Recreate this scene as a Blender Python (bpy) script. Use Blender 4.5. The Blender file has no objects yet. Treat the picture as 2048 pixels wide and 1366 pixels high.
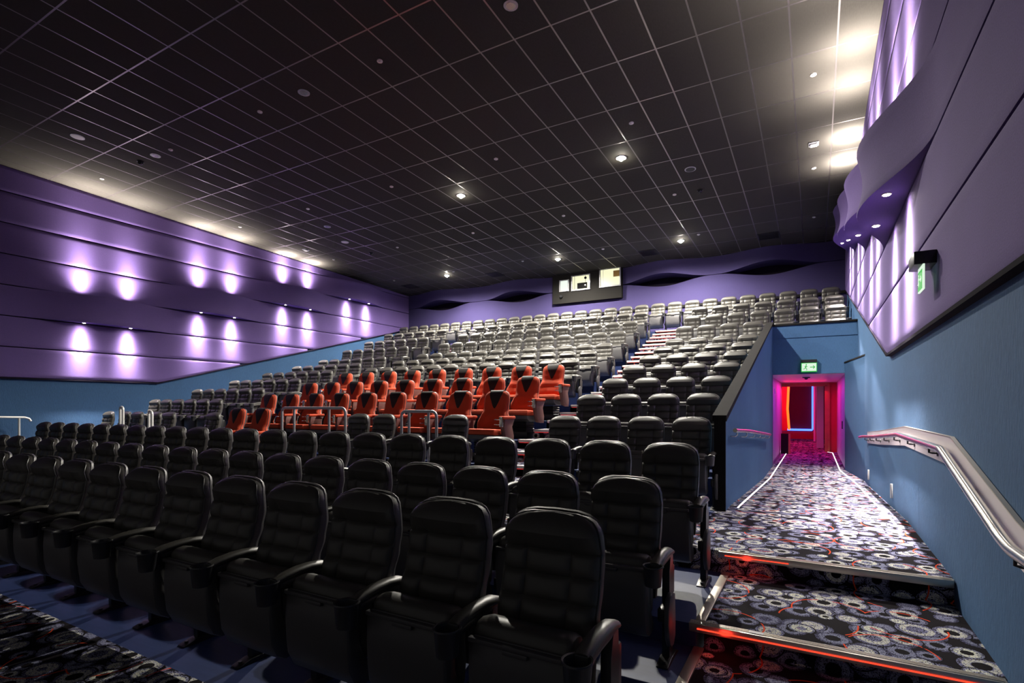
import bpy, bmesh, math, random
from mathutils import Vector, Matrix
random.seed(7)
PI = math.pi
scn = bpy.context.scene
COL = scn.collection
F0 = 1.54            # camera height above the lowest floor

# ------------------------------------------------------------------ materials
def nm(name):
    m = bpy.data.materials.new(name); m.use_nodes = True
    nt = m.node_tree; b = nt.nodes['Principled BSDF']
    return m, nt, b
def setp(b, **k):
    for n, v in k.items():
        n = n.replace('_', ' ')
        if n in b.inputs:
            b.inputs[n].default_value = (*v, 1) if isinstance(v, tuple) and len(v) == 3 else v
def N(nt, t, **k):
    n = nt.nodes.new(t)
    for a, v in k.items(): setattr(n, a, v)
    return n
def L(nt, a, b): nt.links.new(a, b)
def coords(nt, kind='Object'):
    return N(nt, 'ShaderNodeTexCoord').outputs[kind]
def math_(nt, op, a, b=None, c=None, clamp=False):
    n = N(nt, 'ShaderNodeMath', operation=op); n.use_clamp = clamp
    for i, v in enumerate((a, b, c)):
        if v is None: continue
        if isinstance(v, (int, float)): n.inputs[i].default_value = v
        else: L(nt, v, n.inputs[i])
    return n.outputs[0]
def mixc(nt, f, a, b):
    n = N(nt, 'ShaderNodeMix', data_type='RGBA')
    if isinstance(f, (int, float)): n.inputs[0].default_value = f
    else: L(nt, f, n.inputs[0])
    for i, v in ((6, a), (7, b)):
        if isinstance(v, tuple): n.inputs[i].default_value = (*v, 1)
        else: L(nt, v, n.inputs[i])
    return n.outputs[2]
def noise(nt, vec, scale, detail=3, rough=.5, out='Fac'):
    n = N(nt, 'ShaderNodeTexNoise'); n.inputs['Scale'].default_value = scale
    n.inputs['Detail'].default_value = detail; n.inputs['Roughness'].default_value = rough
    if vec is not None: L(nt, vec, n.inputs['Vector'])
    return n.outputs[out]
def bump(nt, b, h, strength=.3, dist=.01):
    n = N(nt, 'ShaderNodeBump'); n.inputs['Strength'].default_value = strength
    n.inputs['Distance'].default_value = dist
    L(nt, h, n.inputs['Height']); L(nt, n.outputs[0], b.inputs['Normal'])
def scaled(nt, vec, s):
    n = N(nt, 'ShaderNodeMapping'); n.inputs['Scale'].default_value = s
    L(nt, vec, n.inputs['Vector']); return n.outputs[0]

def simple(name, col, rough=.5, metal=0., spec=.5, bmp=None, var=0.):
    m, nt, b = nm(name)
    setp(b, Base_Color=col, Roughness=rough, Metallic=metal, Specular_IOR_Level=spec)
    v = coords(nt)
    if var:
        f = noise(nt, v, 6, 4)
        c2 = tuple(min(1, x*(1+var)) for x in col); c1 = tuple(x*(1-var) for x in col)
        L(nt, mixc(nt, f, c1, c2), b.inputs['Base Color'])
    if bmp:
        bump(nt, b, noise(nt, v, bmp[0], 3), bmp[1], .004)
    return m
def emit(name, col, s):
    m, nt, b = nm(name)
    setp(b, Base_Color=(0.02, .02, .02), Roughness=.4)
    b.inputs['Emission Color'].default_value = (*col, 1); b.inputs['Emission Strength'].default_value = s
    return m
def fabric(name, col, stretch=(1, 1, .25), rough=.85, weave=160, bs=.35):
    m, nt, b = nm(name); setp(b, Roughness=rough, Specular_IOR_Level=.25)
    v = coords(nt)
    f = noise(nt, scaled(nt, v, tuple(weave*s for s in stretch)), 1, 4, .6)
    g = noise(nt, v, 1.3, 3)
    k = math_(nt, 'ADD', math_(nt, 'MULTIPLY', f, .7), math_(nt, 'MULTIPLY', g, .3))
    L(nt, mixc(nt, k, tuple(c*.6 for c in col), tuple(min(1, c*1.4) for c in col)), b.inputs['Base Color'])
    bump(nt, b, f, bs, .006)
    return m

MAT = {}
MAT['leather'] = simple('black_leather', (.060, .056, .050), .44, spec=.5, bmp=(90, .12), var=.15)
MAT['plastic'] = simple('black_plastic', (.03, .03, .034), .42, spec=.5, bmp=(300, .08))
MAT['shell'] = simple('grey_black_shell', (.06, .057, .060), .48, spec=.5, bmp=(300, .06))
MAT['arm'] = simple('arm_polyurethane', (.060, .057, .050), .40, spec=.55)
MAT['black_metal'] = simple('black_metal', (.02, .02, .022), .35, .3)
MAT['piping'] = simple('piping', (.03, .03, .03), .3)
MAT['orange'] = fabric('orange_fabric', (.50, .066, .026), (1, 1, 1), .8, 240, .2)
MAT['orange_side'] = simple('brown_side_panel', (.16, .07, .06), .45, .2)
MAT['wedge_black'] = fabric('headrest_black', (.022, .018, .018), (1, 1, 1), .6, 200, .1)
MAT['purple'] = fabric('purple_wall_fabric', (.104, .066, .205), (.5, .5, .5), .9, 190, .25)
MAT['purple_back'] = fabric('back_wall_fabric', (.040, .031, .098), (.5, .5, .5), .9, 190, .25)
MAT['blue'] = fabric('blue_wall_carpet', (.042, .100, .205), (1, 1, .18), .85, 90, .9)
MAT['blue_floor'] = fabric('blue_floor_vinyl', (.020, .034, .110), (.35, 3, 1), .5, 12, .08)
MAT['dark_gap'] = simple('dark_gap', (.010, .008, .014), .9, spec=.03)
MAT['black_paint'] = simple('black_paint', (.014, .013, .013), .75, spec=.03, bmp=(120, .1), var=.2)
MAT['booth'] = fabric('booth_dark_fabric', (.010, .009, .008), (1, 1, 1), .9, 90, .2)
MAT['steel'] = simple('brushed_steel', (.62, .60, .56), .22, 1.)
MAT['rail_grey'] = simple('painted_rail', (.42, .42, .44), .35, .3)
MAT['rail_pale'] = simple('pale_rail', (.75, .74, .72), .35, .2)
MAT['panel_white'] = simple('rail_backplate', (.74, .68, .70), .35, .25)
MAT['alu'] = simple('aluminium', (.60, .55, .48), .35, .85, bmp=(40, .1))
MAT['nosing_pale'] = simple('pale_nosing', (.78, .70, .68), .5, .1)
MAT['wood'] = simple('door_frame_wood', (.35, .16, .05), .5, var=.3)
MAT['red_wall'] = simple('red_wall', (.55, .02, .03), .5)
MAT['maroon'] = simple('maroon_panel', (.12, .006, .02), .5)
MAT['white_paint'] = simple('white_paint', (.75, .75, .75), .4)
MAT['passage_paint'] = simple('passage_paint', (.42, .42, .55), .6)
MAT['pale_fitting'] = simple('pale_fitting', (.7, .68, .65), .4)
MAT['vent'] = simple('vent_black', (.008, .008, .009), .6)
MAT['glass_dark'] = simple('dome_glass', (.01, .01, .01), .08)
MAT['lamp'] = emit('lamp_glow', (1, .93, .78), 450)
MAT['wall_lamp'] = emit('wall_lamp_glow', (1, .86, .72), 60)
MAT['led_white'] = emit('led_white', (1, .93, .95), 3)
MAT['led_red'] = emit('led_red', (1, .05, .02), 1.7)
MAT['led_red_dim'] = emit('led_red_dim', (1, .03, .03), .45)
MAT['neon_blue'] = emit('neon_blue', (.06, .15, 1), 3)
MAT['neon_orange'] = emit('neon_orange', (1, .10, .01), 3)
MAT['window_glow'] = emit('window_glow', (.86, .85, .55), 1.1)
MAT['window_glow2'] = emit('window_glow_cool', (.80, .88, .78), 1.1)
MAT['poster'] = simple('tan_board', (.45, .25, .05), .6)
MAT['sign_green'] = emit('sign_green', (.05, .75, .10), .6)
MAT['sign_white'] = emit('sign_white', (.80, 1, .80), .9)

def carpet():
    m, nt, b = nm('ring_carpet'); setp(b, Roughness=.95, Specular_IOR_Level=.1)
    co = coords(nt)
    sep = N(nt, 'ShaderNodeSeparateXYZ'); L(nt, co, sep.inputs[0])
    cmb = N(nt, 'ShaderNodeCombineXYZ')
    L(nt, sep.outputs[0], cmb.inputs[0])
    L(nt, math_(nt, 'SUBTRACT', sep.outputs[1], sep.outputs[2]), cmb.inputs[1])
    v = cmb.outputs[0]
    wn = N(nt, 'ShaderNodeTexNoise'); wn.inputs['Scale'].default_value = 5; L(nt, v, wn.inputs['Vector'])
    va = N(nt, 'ShaderNodeVectorMath', operation='MULTIPLY_ADD')
    L(nt, wn.outputs['Color'], va.inputs[0]); va.inputs[1].default_value = (.02, .02, 0); L(nt, v, va.inputs[2])
    v2 = va.outputs[0]
    speck = N(nt, 'ShaderNodeTexVoronoi'); speck.inputs['Scale'].default_value = 210; L(nt, v, speck.inputs['Vector'])
    sp = N(nt, 'ShaderNodeSeparateColor'); L(nt, speck.outputs['Color'], sp.inputs[0])
    col = (.010, .008, .011)
    # (scale, offset, radius, filled?)
    def discs(scale, off, rmin, rvar, cA, cB, dens, col):
        mp = N(nt, 'ShaderNodeMapping'); mp.inputs['Location'].default_value = (off, off*1.7, 0)
        L(nt, v2, mp.inputs['Vector'])
        vo = N(nt, 'ShaderNodeTexVoronoi'); vo.voronoi_dimensions = '2D'
        vo.inputs['Scale'].default_value = scale; vo.inputs['Randomness'].default_value = .62
        L(nt, mp.outputs[0], vo.inputs['Vector'])
        sc = N(nt, 'ShaderNodeSeparateColor'); L(nt, vo.outputs['Color'], sc.inputs[0])
        r = math_(nt, 'MULTIPLY_ADD', sc.outputs[0], rvar, rmin)
        q = math_(nt, 'DIVIDE', vo.outputs['Distance'], r)
        on = math_(nt, 'GREATER_THAN', sc.outputs[2], 1-dens)
        ground = math_(nt, 'MULTIPLY', on, math_(nt, 'LESS_THAN', q, 1.10))
        c = mixc(nt, ground, col, (.008, .006, .008))
        sA = math_(nt, 'LESS_THAN', sp.outputs[0], .58); sB = math_(nt, 'LESS_THAN', sp.outputs[1], .62)
        hole = math_(nt, 'MULTIPLY', math_(nt, 'GREATER_THAN', sc.outputs[1], .45), .42)
        outer = math_(nt, 'MULTIPLY', math_(nt, 'LESS_THAN', q, 1.), math_(nt, 'GREATER_THAN', q, hole))
        c = mixc(nt, math_(nt, 'MULTIPLY', math_(nt, 'MULTIPLY', outer, on), sA), c, cA)
        band = math_(nt, 'MULTIPLY', math_(nt, 'LESS_THAN', q, .80), math_(nt, 'GREATER_THAN', q, math_(nt, 'MAXIMUM', hole, math_(nt, 'MULTIPLY', sc.outputs[0], .5))))
        return mixc(nt, math_(nt, 'MULTIPLY', math_(nt, 'MULTIPLY', band, on), sB), c, cB)
    c1 = discs(5.4, 0, .34, .20, (.11, .11, .20), (.24, .25, .36), 1.0, col)
    c2 = discs(4.3, 3.3, .28, .20, (.20, .20, .34), (.58, .57, .50), .70, c1)
    c3 = discs(4.9, 7.1, .18, .24, (.26, .27, .40), (.66, .66, .54), .45, c2)
    # thin orange arcs
    def arcs(scale, off, colr, base, r0):
        mp = N(nt, 'ShaderNodeMapping'); mp.inputs['Location'].default_value = (off, off*.6, 0)
        L(nt, v2, mp.inputs['Vector'])
        vo = N(nt, 'ShaderNodeTexVoronoi'); vo.voronoi_dimensions = '2D'
        vo.inputs['Scale'].default_value = scale; vo.inputs['Randomness'].default_value = .7
        L(nt, mp.outputs[0], vo.inputs['Vector'])
        a = math_(nt, 'ABSOLUTE', math_(nt, 'SUBTRACT', vo.outputs['Distance'], r0))
        ln = math_(nt, 'LESS_THAN', a, .0085)
        msk = math_(nt, 'GREATER_THAN', noise(nt, v, 3.1, 1), .47)
        return mixc(nt, math_(nt, 'MULTIPLY', ln, msk), base, colr)
    c4 = arcs(1.9, 1.2, (.70, .07, .02), c3, .43)
    L(nt, c4, b.inputs['Base Color'])
    bump(nt, b, sp.outputs[0], .3, .003)
    return m
MAT['carpet'] = carpet()

def ceiling_mat():
    m, nt, b = nm('ceiling_tiles')
    co = coords(nt)
    sep = N(nt, 'ShaderNodeSeparateXYZ'); L(nt, co, sep.inputs[0])
    fx = math_(nt, 'ABSOLUTE', math_(nt, 'SUBTRACT', math_(nt, 'PINGPONG', sep.outputs[0], .3), 0))
    fy = math_(nt, 'ABSOLUTE', math_(nt, 'SUBTRACT', math_(nt, 'PINGPONG', sep.outputs[1], .5976), 0))
    gx = math_(nt, 'LESS_THAN', fx, .012); gy = math_(nt, 'LESS_THAN', fy, .012)
    g = math_(nt, 'MAXIMUM', gx, gy)
    f = noise(nt, scaled(nt, co, (60, 14, 10)), 1, 4, .6)
    # each tile a hair different
    vo = N(nt, 'ShaderNodeTexWhiteNoise'); vo.noise_dimensions = '2D'
    cb = N(nt, 'ShaderNodeCombineXYZ')
    L(nt, math_(nt, 'FLOOR', math_(nt, 'DIVIDE', sep.outputs[0], .6)), cb.inputs[0])
    L(nt, math_(nt, 'FLOOR', math_(nt, 'DIVIDE', sep.outputs[1], 1.1952)), cb.inputs[1])
    L(nt, cb.outputs[0], vo.inputs['Vector'])
    k = math_(nt, 'ADD', math_(nt, 'MULTIPLY', f, .75), math_(nt, 'MULTIPLY', vo.outputs['Value'], .25))
    tile = mixc(nt, k, (.022, .0205, .0175), (.050, .046, .038))
    L(nt, mixc(nt, g, tile, (.26, .235, .225)), b.inputs['Base Color'])
    L(nt, math_(nt, 'MULTIPLY_ADD', g, -.60, .9), b.inputs['Roughness'])
    L(nt, math_(nt, 'MULTIPLY', g, .9), b.inputs['Metallic'])
    b.inputs['Specular IOR Level'].default_value = .2
    bump(nt, b, math_(nt, 'ADD', math_(nt, 'MULTIPLY', f, .25), g), .5, .004)
    return m
MAT['ceiling'] = ceiling_mat()

# ------------------------------------------------------------------ mesh helpers
class MB:
    def __init__(s): s.bm = bmesh.new(); s.mi = 0
    def quad(s, pts):
        f = s.bm.faces.new([s.bm.verts.new(p) for p in pts]); f.material_index = s.mi; return f
    def box(s, x0, x1, y0, y1, z0, z1, bev=0):
        t = bmesh.new()
        vs = [t.verts.new((x, y, z)) for x in (x0, x1) for y in (y0, y1) for z in (z0, z1)]
        for q in ((0, 1, 3, 2), (4, 6, 7, 5), (0, 4, 5, 1), (2, 3, 7, 6), (0, 2, 6, 4), (1, 5, 7, 3)):
            t.faces.new([vs[i] for i in q])
        if bev: bmesh.ops.bevel(t, geom=t.edges[:], offset=bev, segments=2, affect='EDGES', profile=.5)
        return s._merge(t)
    def _merge(s, t, mat=None):
        mp = {}
        for v in t.verts: mp[v] = s.bm.verts.new(v.co if mat is None else mat @ v.co)
        for f in t.faces:
            try:
                g = s.bm.faces.new([mp[v] for v in f.verts]); g.material_index = s.mi
            except ValueError: pass
        t.free(); return s
    def cyl(s, c, r, h, axis='z', n=20, r2=None):
        t = bmesh.new()
        bmesh.ops.create_cone(t, cap_ends=True, segments=n, radius1=r, radius2=r if r2 is None else r2, depth=h)
        M = Matrix.Translation(c)
        if axis == 'x': M = M @ Matrix.Rotation(PI/2, 4, 'Y')
        if axis == 'y': M = M @ Matrix.Rotation(PI/2, 4, 'X')
        return s._merge(t, M)
    def sphere(s, c, r, sc=(1, 1, 1), n=12):
        t = bmesh.new(); bmesh.ops.create_uvsphere(t, u_segments=n, v_segments=max(6, n//2), radius=r)
        return s._merge(t, Matrix.Translation(c) @ Matrix.Diagonal((*sc, 1)))
    def rings(s, rings, closed=True, cap=True):
        vr = [[s.bm.verts.new(p) for p in r] for r in rings]
        n = len(vr[0])
        for a, b in zip(vr, vr[1:]):
            for i in range(n if closed else n-1):
                j = (i+1) % n
                f = s.bm.faces.new((a[i], a[j], b[j], b[i])); f.material_index = s.mi
        if cap and closed:
            for r, rev in ((vr[0], True), (vr[-1], False)):
                f = s.bm.faces.new(list(reversed(r)) if rev else r); f.material_index = s.mi
        return s
    def tube(s, pts, r, n=10, sx=1., sy=1., scales=None):
        """sweep an ellipse / rounded section along pts"""
        pts = [Vector(p) for p in pts]; rs = []
        up0 = Vector((0, 0, 1))
        for i, p in enumerate(pts):
            t = (pts[min(i+1, len(pts)-1)] - pts[max(i-1, 0)]).normalized()
            up = up0 if abs(t.z) < .95 else Vector((0, 1, 0)) if abs(t.y) < .95 else Vector((1, 0, 0))
            if i and abs(t.z) >= .95: up = prev_up
            a = t.cross(up).normalized(); b = a.cross(t).normalized()
            if i and b.dot(prev_b) < 0 : a, b = -a, -b
            prev_up = b.copy(); prev_b = b.copy()
            k = scales[i] if scales else 1.
            rs.append([p + (a*math.cos(2*PI*j/n)*sx + b*math.sin(2*PI*j/n)*sy)*r*k for j in range(n)])
        return s.rings(rs)
    def prism(s, poly, x0, x1, rnd=0., axis='x'):
        """extrude polygon (y,z) along x with softened ends"""
        cy = sum(p[0] for p in poly)/len(poly); cz = sum(p[1] for p in poly)/len(poly)
        def sec(x, d):
            out = []
            for (y, z) in poly:
                v = Vector((y-cy, z-cz)); l = v.length
                v = v*(max(0, l-d)/l) if l > 1e-6 else v
                out.append((x, cy+v.x, cz+v.y))
            return out
        if rnd:
            ss = [sec(x0, rnd), sec(x0+rnd*.3, rnd*.3), sec(x0+rnd, 0), sec(x1-rnd, 0), sec(x1-rnd*.3, rnd*.3), sec(x1, rnd)]
        else: ss = [sec(x0, 0), sec(x1, 0)]
        return s.rings(ss)
    def mesh(s, name, mats, angle=35):
        bm = s.bm
        bmesh.ops.remove_doubles(bm, verts=bm.verts[:], dist=1e-5)
        bmesh.ops.recalc_face_normals(bm, faces=bm.faces[:])
        me = bpy.data.meshes.new(name)
        for f in bm.faces: f.smooth = True
        bm.to_mesh(me); bm.free()
        for m in (mats if isinstance(mats, (list, tuple)) else [mats]): me.materials.append(MAT[m])
        me.set_sharp_from_angle(angle=math.radians(angle))
        return me
def link(name, me, parent=None, loc=None):
    o = bpy.data.objects.new(name, me); COL.objects.link(o)
    if parent is not None: o.parent = parent
    if loc is not None: o.location = loc
    return o
def mk(name, mb, mats, parent=None, loc=None, angle=35):
    return link(name, mb.mesh(name, mats, angle), parent, loc)
def tag(o, label=None, cat=None, group=None, kind=None):
    for k, v in (('label', label), ('category', cat), ('group', group), ('kind', kind)):
        if v: o[k] = v
    return o
def empty(name, loc=(0, 0, 0), rz=0):
    o = bpy.data.objects.new(name, None); COL.objects.link(o); o.location = loc
    o.rotation_euler.z = rz; o.empty_display_size = .1; return o
def struct(name, mb, mats, parent=None, angle=35):
    o = mk(name, mb, mats, parent, None, angle)
    if parent is None: o['kind'] = 'structure'
    return o
def copy_tree(o, parent=None):
    c = o.copy(); COL.objects.link(c); c.parent = parent
    for ch in [x for x in ALLCH.get(o.name, [])]: copy_tree(ch, c)
    return c
ALLCH = {}
def index_tree(root, objs):
    for o in objs:
        if o.parent is not None: ALLCH.setdefault(o.parent.name, []).append(o)
ORD = ['first', 'second', 'third', 'fourth', 'fifth', 'sixth', 'seventh', 'eighth', 'ninth', 'tenth', 'eleventh', 'twelfth',
       'thirteenth', 'fourteenth', 'fifteenth', 'sixteenth', 'seventeenth', 'eighteenth', 'nineteenth', 'twentieth',
       'twenty-first', 'twenty-second', 'twenty-third', 'twenty-fourth', 'twenty-fifth', 'twenty-sixth', 'twenty-seventh',
       'twenty-eighth', 'twenty-ninth', 'thirtieth', 'thirty-first']

# ------------------------------------------------------------------ layout numbers
XL, XR = -16.34, .85          # backing walls
PXL, PXR = -16.27, .80        # purple panel faces
YB = 19.1                     # back wall
YF = -2.5
def ceil_z(y): return F0 + 5.7203 - .03516*y
def zb(y):                    # lower edge of the purple panels
    return F0 + (.66 if y < 8.3 else .66 + (y-8.3)*.265)
ROWS = [  # name, Y of the seat back, floor level
    (2.23, 0.), (3.46, 0.), (4.58, .15), (6.85, .32), (8.0, .635), (9.15, .94), (10.3, 1.245), (11.45, 1.54),
    (12.6, 1.835), (13.75, 2.14), (14.9, 2.6), (16.05, 3.05), (17.2, 3.5), (18.35, 3.945)]
A0, A1 = -4.50, -3.41         # wide stair
B0, B1 = -12.45, -11.43       # far stair

# ------------------------------------------------------------------ floors
m = MB(); m.box(XL, XR, YF, 1.75, -.1, 0); m.box(-.62, XR, 1.75, 3.60, -.1, 0); struct('floor', m, 'carpet')
m = MB(); m.box(XL, -.66, 1.75, 3.54, -.1, 0.0); struct('floor', m, 'blue_floor')
m = MB(); m.box(-.62, XR, 3.60, 4.79, -.1, .15); struct('floor', m, 'carpet')
m = MB(); m.box(XL, -.66, 3.54, 4.74, -.1, .15); struct('floor', m, 'blue_floor')
# entrance platform, ramp and passage: one carpeted body
m = MB()
ys = [(4.79, .32), (7.0, .32), (8.7, .235), (10.4, .15), (12.0, .07), (14.5, .06), (20.3, .04)]
def ramp_z(y):
    for (a, za), (b, zb_) in zip(ys, ys[1:]):
        if y <= b: return za + (zb_-za)*max(0, (y-a)/(b-a))
    return ys[-1][1]
prof = [(y, z) for y, z in ys] + [(20.3, -.1), (4.79, -.1)]
m.prism(prof, -.905, XR); m.box(XL, -.905, 4.79, 6.0, -.1, .32); m.box(-1.02, -.905, 6.0, 6.6, -.1, .32)
struct('floor', m, 'carpet')
m = MB(); m.box(-3.2, 2.0, 20.3, 27.7, -.1, .04); struct('floor', m, 'carpet')
# concrete-coloured side strips beside the two lowest treads
for (y0, y1, z) in ((1.75, 3.54, 0), (3.60, 4.74, .15)):
    m = MB(); m.box(-.672, -.610, y0, y1, z-.06, z+.012, .004)
    o = mk('edge_strip', m, 'alu')
    tag(o, 'worn metal strip dividing blue floor from ring carpet on the ' + ('lowest level' if z == 0 else 'first step up'), 'edge strip')
# seating tiers
prevz = .32
for i in range(3, 14):
    d, z = ROWS[i]
    y0 = 6.0 if i == 3 else d - 1.0
    y1 = d + .15 if i < 13 else YB
    base = -.1
    m = MB()
    if i == 3: m.box(XL, -1.02, y0, y1, -.1, .321)
    elif i < 11: m.box(XL, -1.02, y0, y1, base, z)
    else:
        if i == 11:
            m.box(XL, -1.02, y0, y1, base, z); m.box(-1.02, XR, 14.62, y1, 2.36, z)
        else: m.box(XL, -1.02, y0, y1, base, z); m.box(-1.02, XR, y0, y1, 2.36, z)
    struct('floor', m, 'blue_floor')
# carpeted stairs laid on the tiers
def stair(x0, x1, which):
    m = MB(); nos = []
    m.box(x0, x1, 6.0, 7.0, .30, .335)
    for i in range(4, 14):
        d, z = ROWS[i]; zp = ROWS[i-1][1]
        n = 2 if z-zp < .4 else 3
        y1 = d - 1.0
        last = i == 13
        for k in range(n):
            zz = zp + (z-zp)*(k+1)/n
            ya = y1 - .58*(1 - k/(n-1)) if n == 2 else y1 - .76*(1-k/2)
            yb = (d + .15) if k == n-1 else y1 + .02
            if last and k == n-1: yb = y1 + .12
            m.box(x0, x1, ya, yb, zp-.02 if k < n-1 else zz-.4, zz+.012)
            nos.append((ya, zz+.012))
    struct('floor', m, 'carpet')
    for k, (y, z) in enumerate(nos):
        t = empty('stair_nosing', ((x0+x1)/2, y, z))
        w = (x1-x0)/2-.03
        a = MB(); a.box(-w, w, -.030, .045, -.040, .006, .003); mk('tread_strip', a, 'nosing_pale', t)
        a = MB(); a.box(-w+.02, w-.02, -.018, -.004, -.052, -.041); mk('led_strip', a, 'led_red_dim', t)
        tag(t, 'pale nosing with red light on the %s stair, %s tread up' % (which, ORD[k]), 'stair nosing', 'lit nosings of the %s stair' % which)
stair(A0, A1, 'wide middle')
stair(B0, B1, 'narrow far')
# two wide steps beside the front rows
for (y, z, full, lab) in ((3.54, .15, True, 'lower'), (4.74, .32, False, 'upper')):
    t = empty('step_nosing', (.07, y, z))
    a = MB(); a.box(-.77, .77, -.012, .055, -.045, .008, .003)
    for q in range(3): a.box(-.76, .76, .005+q*.016, .012+q*.016, .008, .011)
    mk('tread_strip', a, 'alu', t)
    a = MB()
    a.box(-.72, .77 if full else -.25, -.018, -.012, -.025, -.0185); mk('led_strip', a, 'led_red', t)
    a = MB(); a.box(-.42, -.34, .002, .035, .0112, .0125); mk('white_sticker', a, 'white_paint', t)
    tag(t, 'wide metal nosing with glowing red strip on the %s carpeted step' % lab, 'step nosing', 'wide nosings by the front rows')

# ------------------------------------------------------------------ partition wall beside the corridor
SL = (3.60-1.42)/(14.62-6.6)
m = MB(); m.prism([(6.6, -.05), (6.6, 1.40), (14.62, 3.56), (14.62, -.05)], -1.0, -.90); struct('wall_corridor', m, 'blue')
m = MB(); m.prism([(6.585, 1.36), (6.585, 1.43), (14.64, 3.60), (14.64, 3.56)], -1.04, -.885); struct('trim_1', m, 'black_paint')
m = MB(); m.box(-1.02, -.895, 6.57, 6.6, -.0, 1.42); struct('trim_2', m, 'black_paint')
# portal wall above the passage
m = MB()
m.box(-.90, XR, 14.5, 14.62, 2.30, 3.47)
m.box(.62, XR, 14.5, 14.62, 0, 2.31)
struct('wall_portal', m, 'blue')
m = MB(); m.box(-.90, XR, 14.47, 14.66, 3.47, 3.52, .008); struct('trim_3', m, 'black_paint')
m = MB(); m.box(-.90, XR, 14.485, 14.5, 3.17, 3.18); struct('trim_4', m, 'blue')
# folded return wall on the right of the opening
m = MB()
m.rings([[(.60, 14.5, z), (.86, 12.45, z), (.86, 14.5, z)] for z in (-.02, 2.52)])
struct('wall_return', m, 'blue')
m = MB(); m.rings([[(.585, 14.5, z), (.85, 12.43, z), (.86, 14.5, z)] for z in (2.52, 2.55)]); struct('trim_5', m, 'black_paint')
# passage
m = MB()
m.box(-1.1, -.97, 14.62, 20.3, -.05, 2.42); m.box(-.97, -.90, 14.5, 14.7, -.05, 2.4)
struct('wall_passage_left', m, 'passage_paint')
m = MB(); m.box(.62, .75, 14.62, 20.3, -.05, 2.42); struct('wall_passage_right', m, 'passage_paint')
m = MB(); m.box(-1.0, .66, 14.62, 20.3, 2.30, 2.35); struct('ceiling', m, 'white_paint')
m = MB(); m.box(.40, .75, 20.22, 20.3, 0, 2.30); struct('wall_passage_end', m, 'red_wall')
m = MB()
m.box(-1.0, .40, 20.15, 20.3, 2.18, 2.30); m.box(.28, .36, 20.15, 20.3, .04, 2.20); m.box(.36, .42, 20.12, 20.3, .04, 2.25)
f = struct('door_1', m, ['wood'])
# foyer beyond
m = MB()
m.box(-3.2, 2.0, 27.6, 27.7, 0, 3.0); struct('wall_foyer', m, 'maroon')
m = MB(); m.box(-3.3, -3.2, 20.3, 27.7, 0, 3.0); struct('wall_foyer', m, 'red_wall')
m = MB(); m.box(2.0, 2.1, 20.3, 27.7, 0, 3.0); struct('wall_foyer', m, 'red_wall')
m = MB(); m.box(-3.3, 2.1, 20.3, 27.7, 3.0, 3.1); struct('ceiling', m, 'maroon')
m = MB(); m.box(-2.9, .1, 27.45, 27.6, .04, .42); struct('baseboard_foyer', m, 'red_wall')
m = MB(); m.box(.05, .27, 21.9, 26, .04, 2.9); m.box(-.05, .02, 25.9, 26, .04, 2.9); struct('wall_foyer', m, 'white_paint')
t = empty('neon_frame', (0, 27.5, 0))
m = MB(); m.tube([(-1.5, -.1, .46), (-.12, -.1, .46), (-.08, -.1, .50), (-.08, -.1, 2.62)], .045, 8); mk('blue_tube', m, 'neon_blue', t)
tag(t, 'glowing blue neon L on the dark red foyer wall beyond the doorway', 'neon light')
t = empty('neon_frame', (0, 25, 0))
m = MB(); m.tube([(-1.5, 0, 2.45), (-.98, 0, 2.45), (-.95, 0, 2.40), (-.99, 0, 1.4), (-.93, 0, .55)], .045, 8); mk('orange_tube', m, 'neon_orange', t)
m = MB(); m.tube([(-1.22, -.3, 2.2), (-1.28, -.3, 1.3)], .03, 8); mk('orange_tube', m, 'neon_orange', t)
m = MB(); m.box(-1.6, -1.0, .1, .16, .5, 2.6); m.box(-1.6, -1.5, -.3, .1, .3, 2.6); mk('back_board', m, 'red_wall', t)
tag(t, 'glowing orange neon outline standing left of the blue neon', 'neon light')
t = empty('floor_stand', (-.80, 18.9, .045))
m = MB(); m.prism([(-.15, 0), (-.03, .62), (.03, .62), (.15, 0)], -.13, .08); mk('board', m, 'black_paint', t)
m = MB(); m.prism([(-.15, 0), (-.03, .62), (.03, .62), (.15, 0)], .08, .13); mk('orange_side', m, 'wood', t)
tag(t, 'small dark stand with orange side by the passage doorway', 'floor stand')
t = empty('passage_detector', (-.20, 16.2, 2.30))
m = MB(); m.cyl((0, 0, -.012), .09, .024, n=20); m.sphere((0, 0, -.025), .045, n=12); mk('housing', m, 'black_metal', t)
tag(t, 'small black round fitting on the pink passage ceiling', 'detector')
t = empty('light_switch', (-.965, 16.6, 1.95)); m = MB(); m.box(-.002, .015, -.05, .05, -.07, .07, .004); mk('plate', m, 'white_paint', t)
tag(t, 'small pale plate high on the pink passage wall', 'wall plate')
t = empty('door_lever', (.615, 16.0, 1.05)); m = MB(); m.box(-.02, 0, -.02, .02, -.1, .1, .004); mk('plate', m, 'black_metal', t)
tag(t, 'small black plate on the purple-lit right wall of the passage', 'wall plate')
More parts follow.
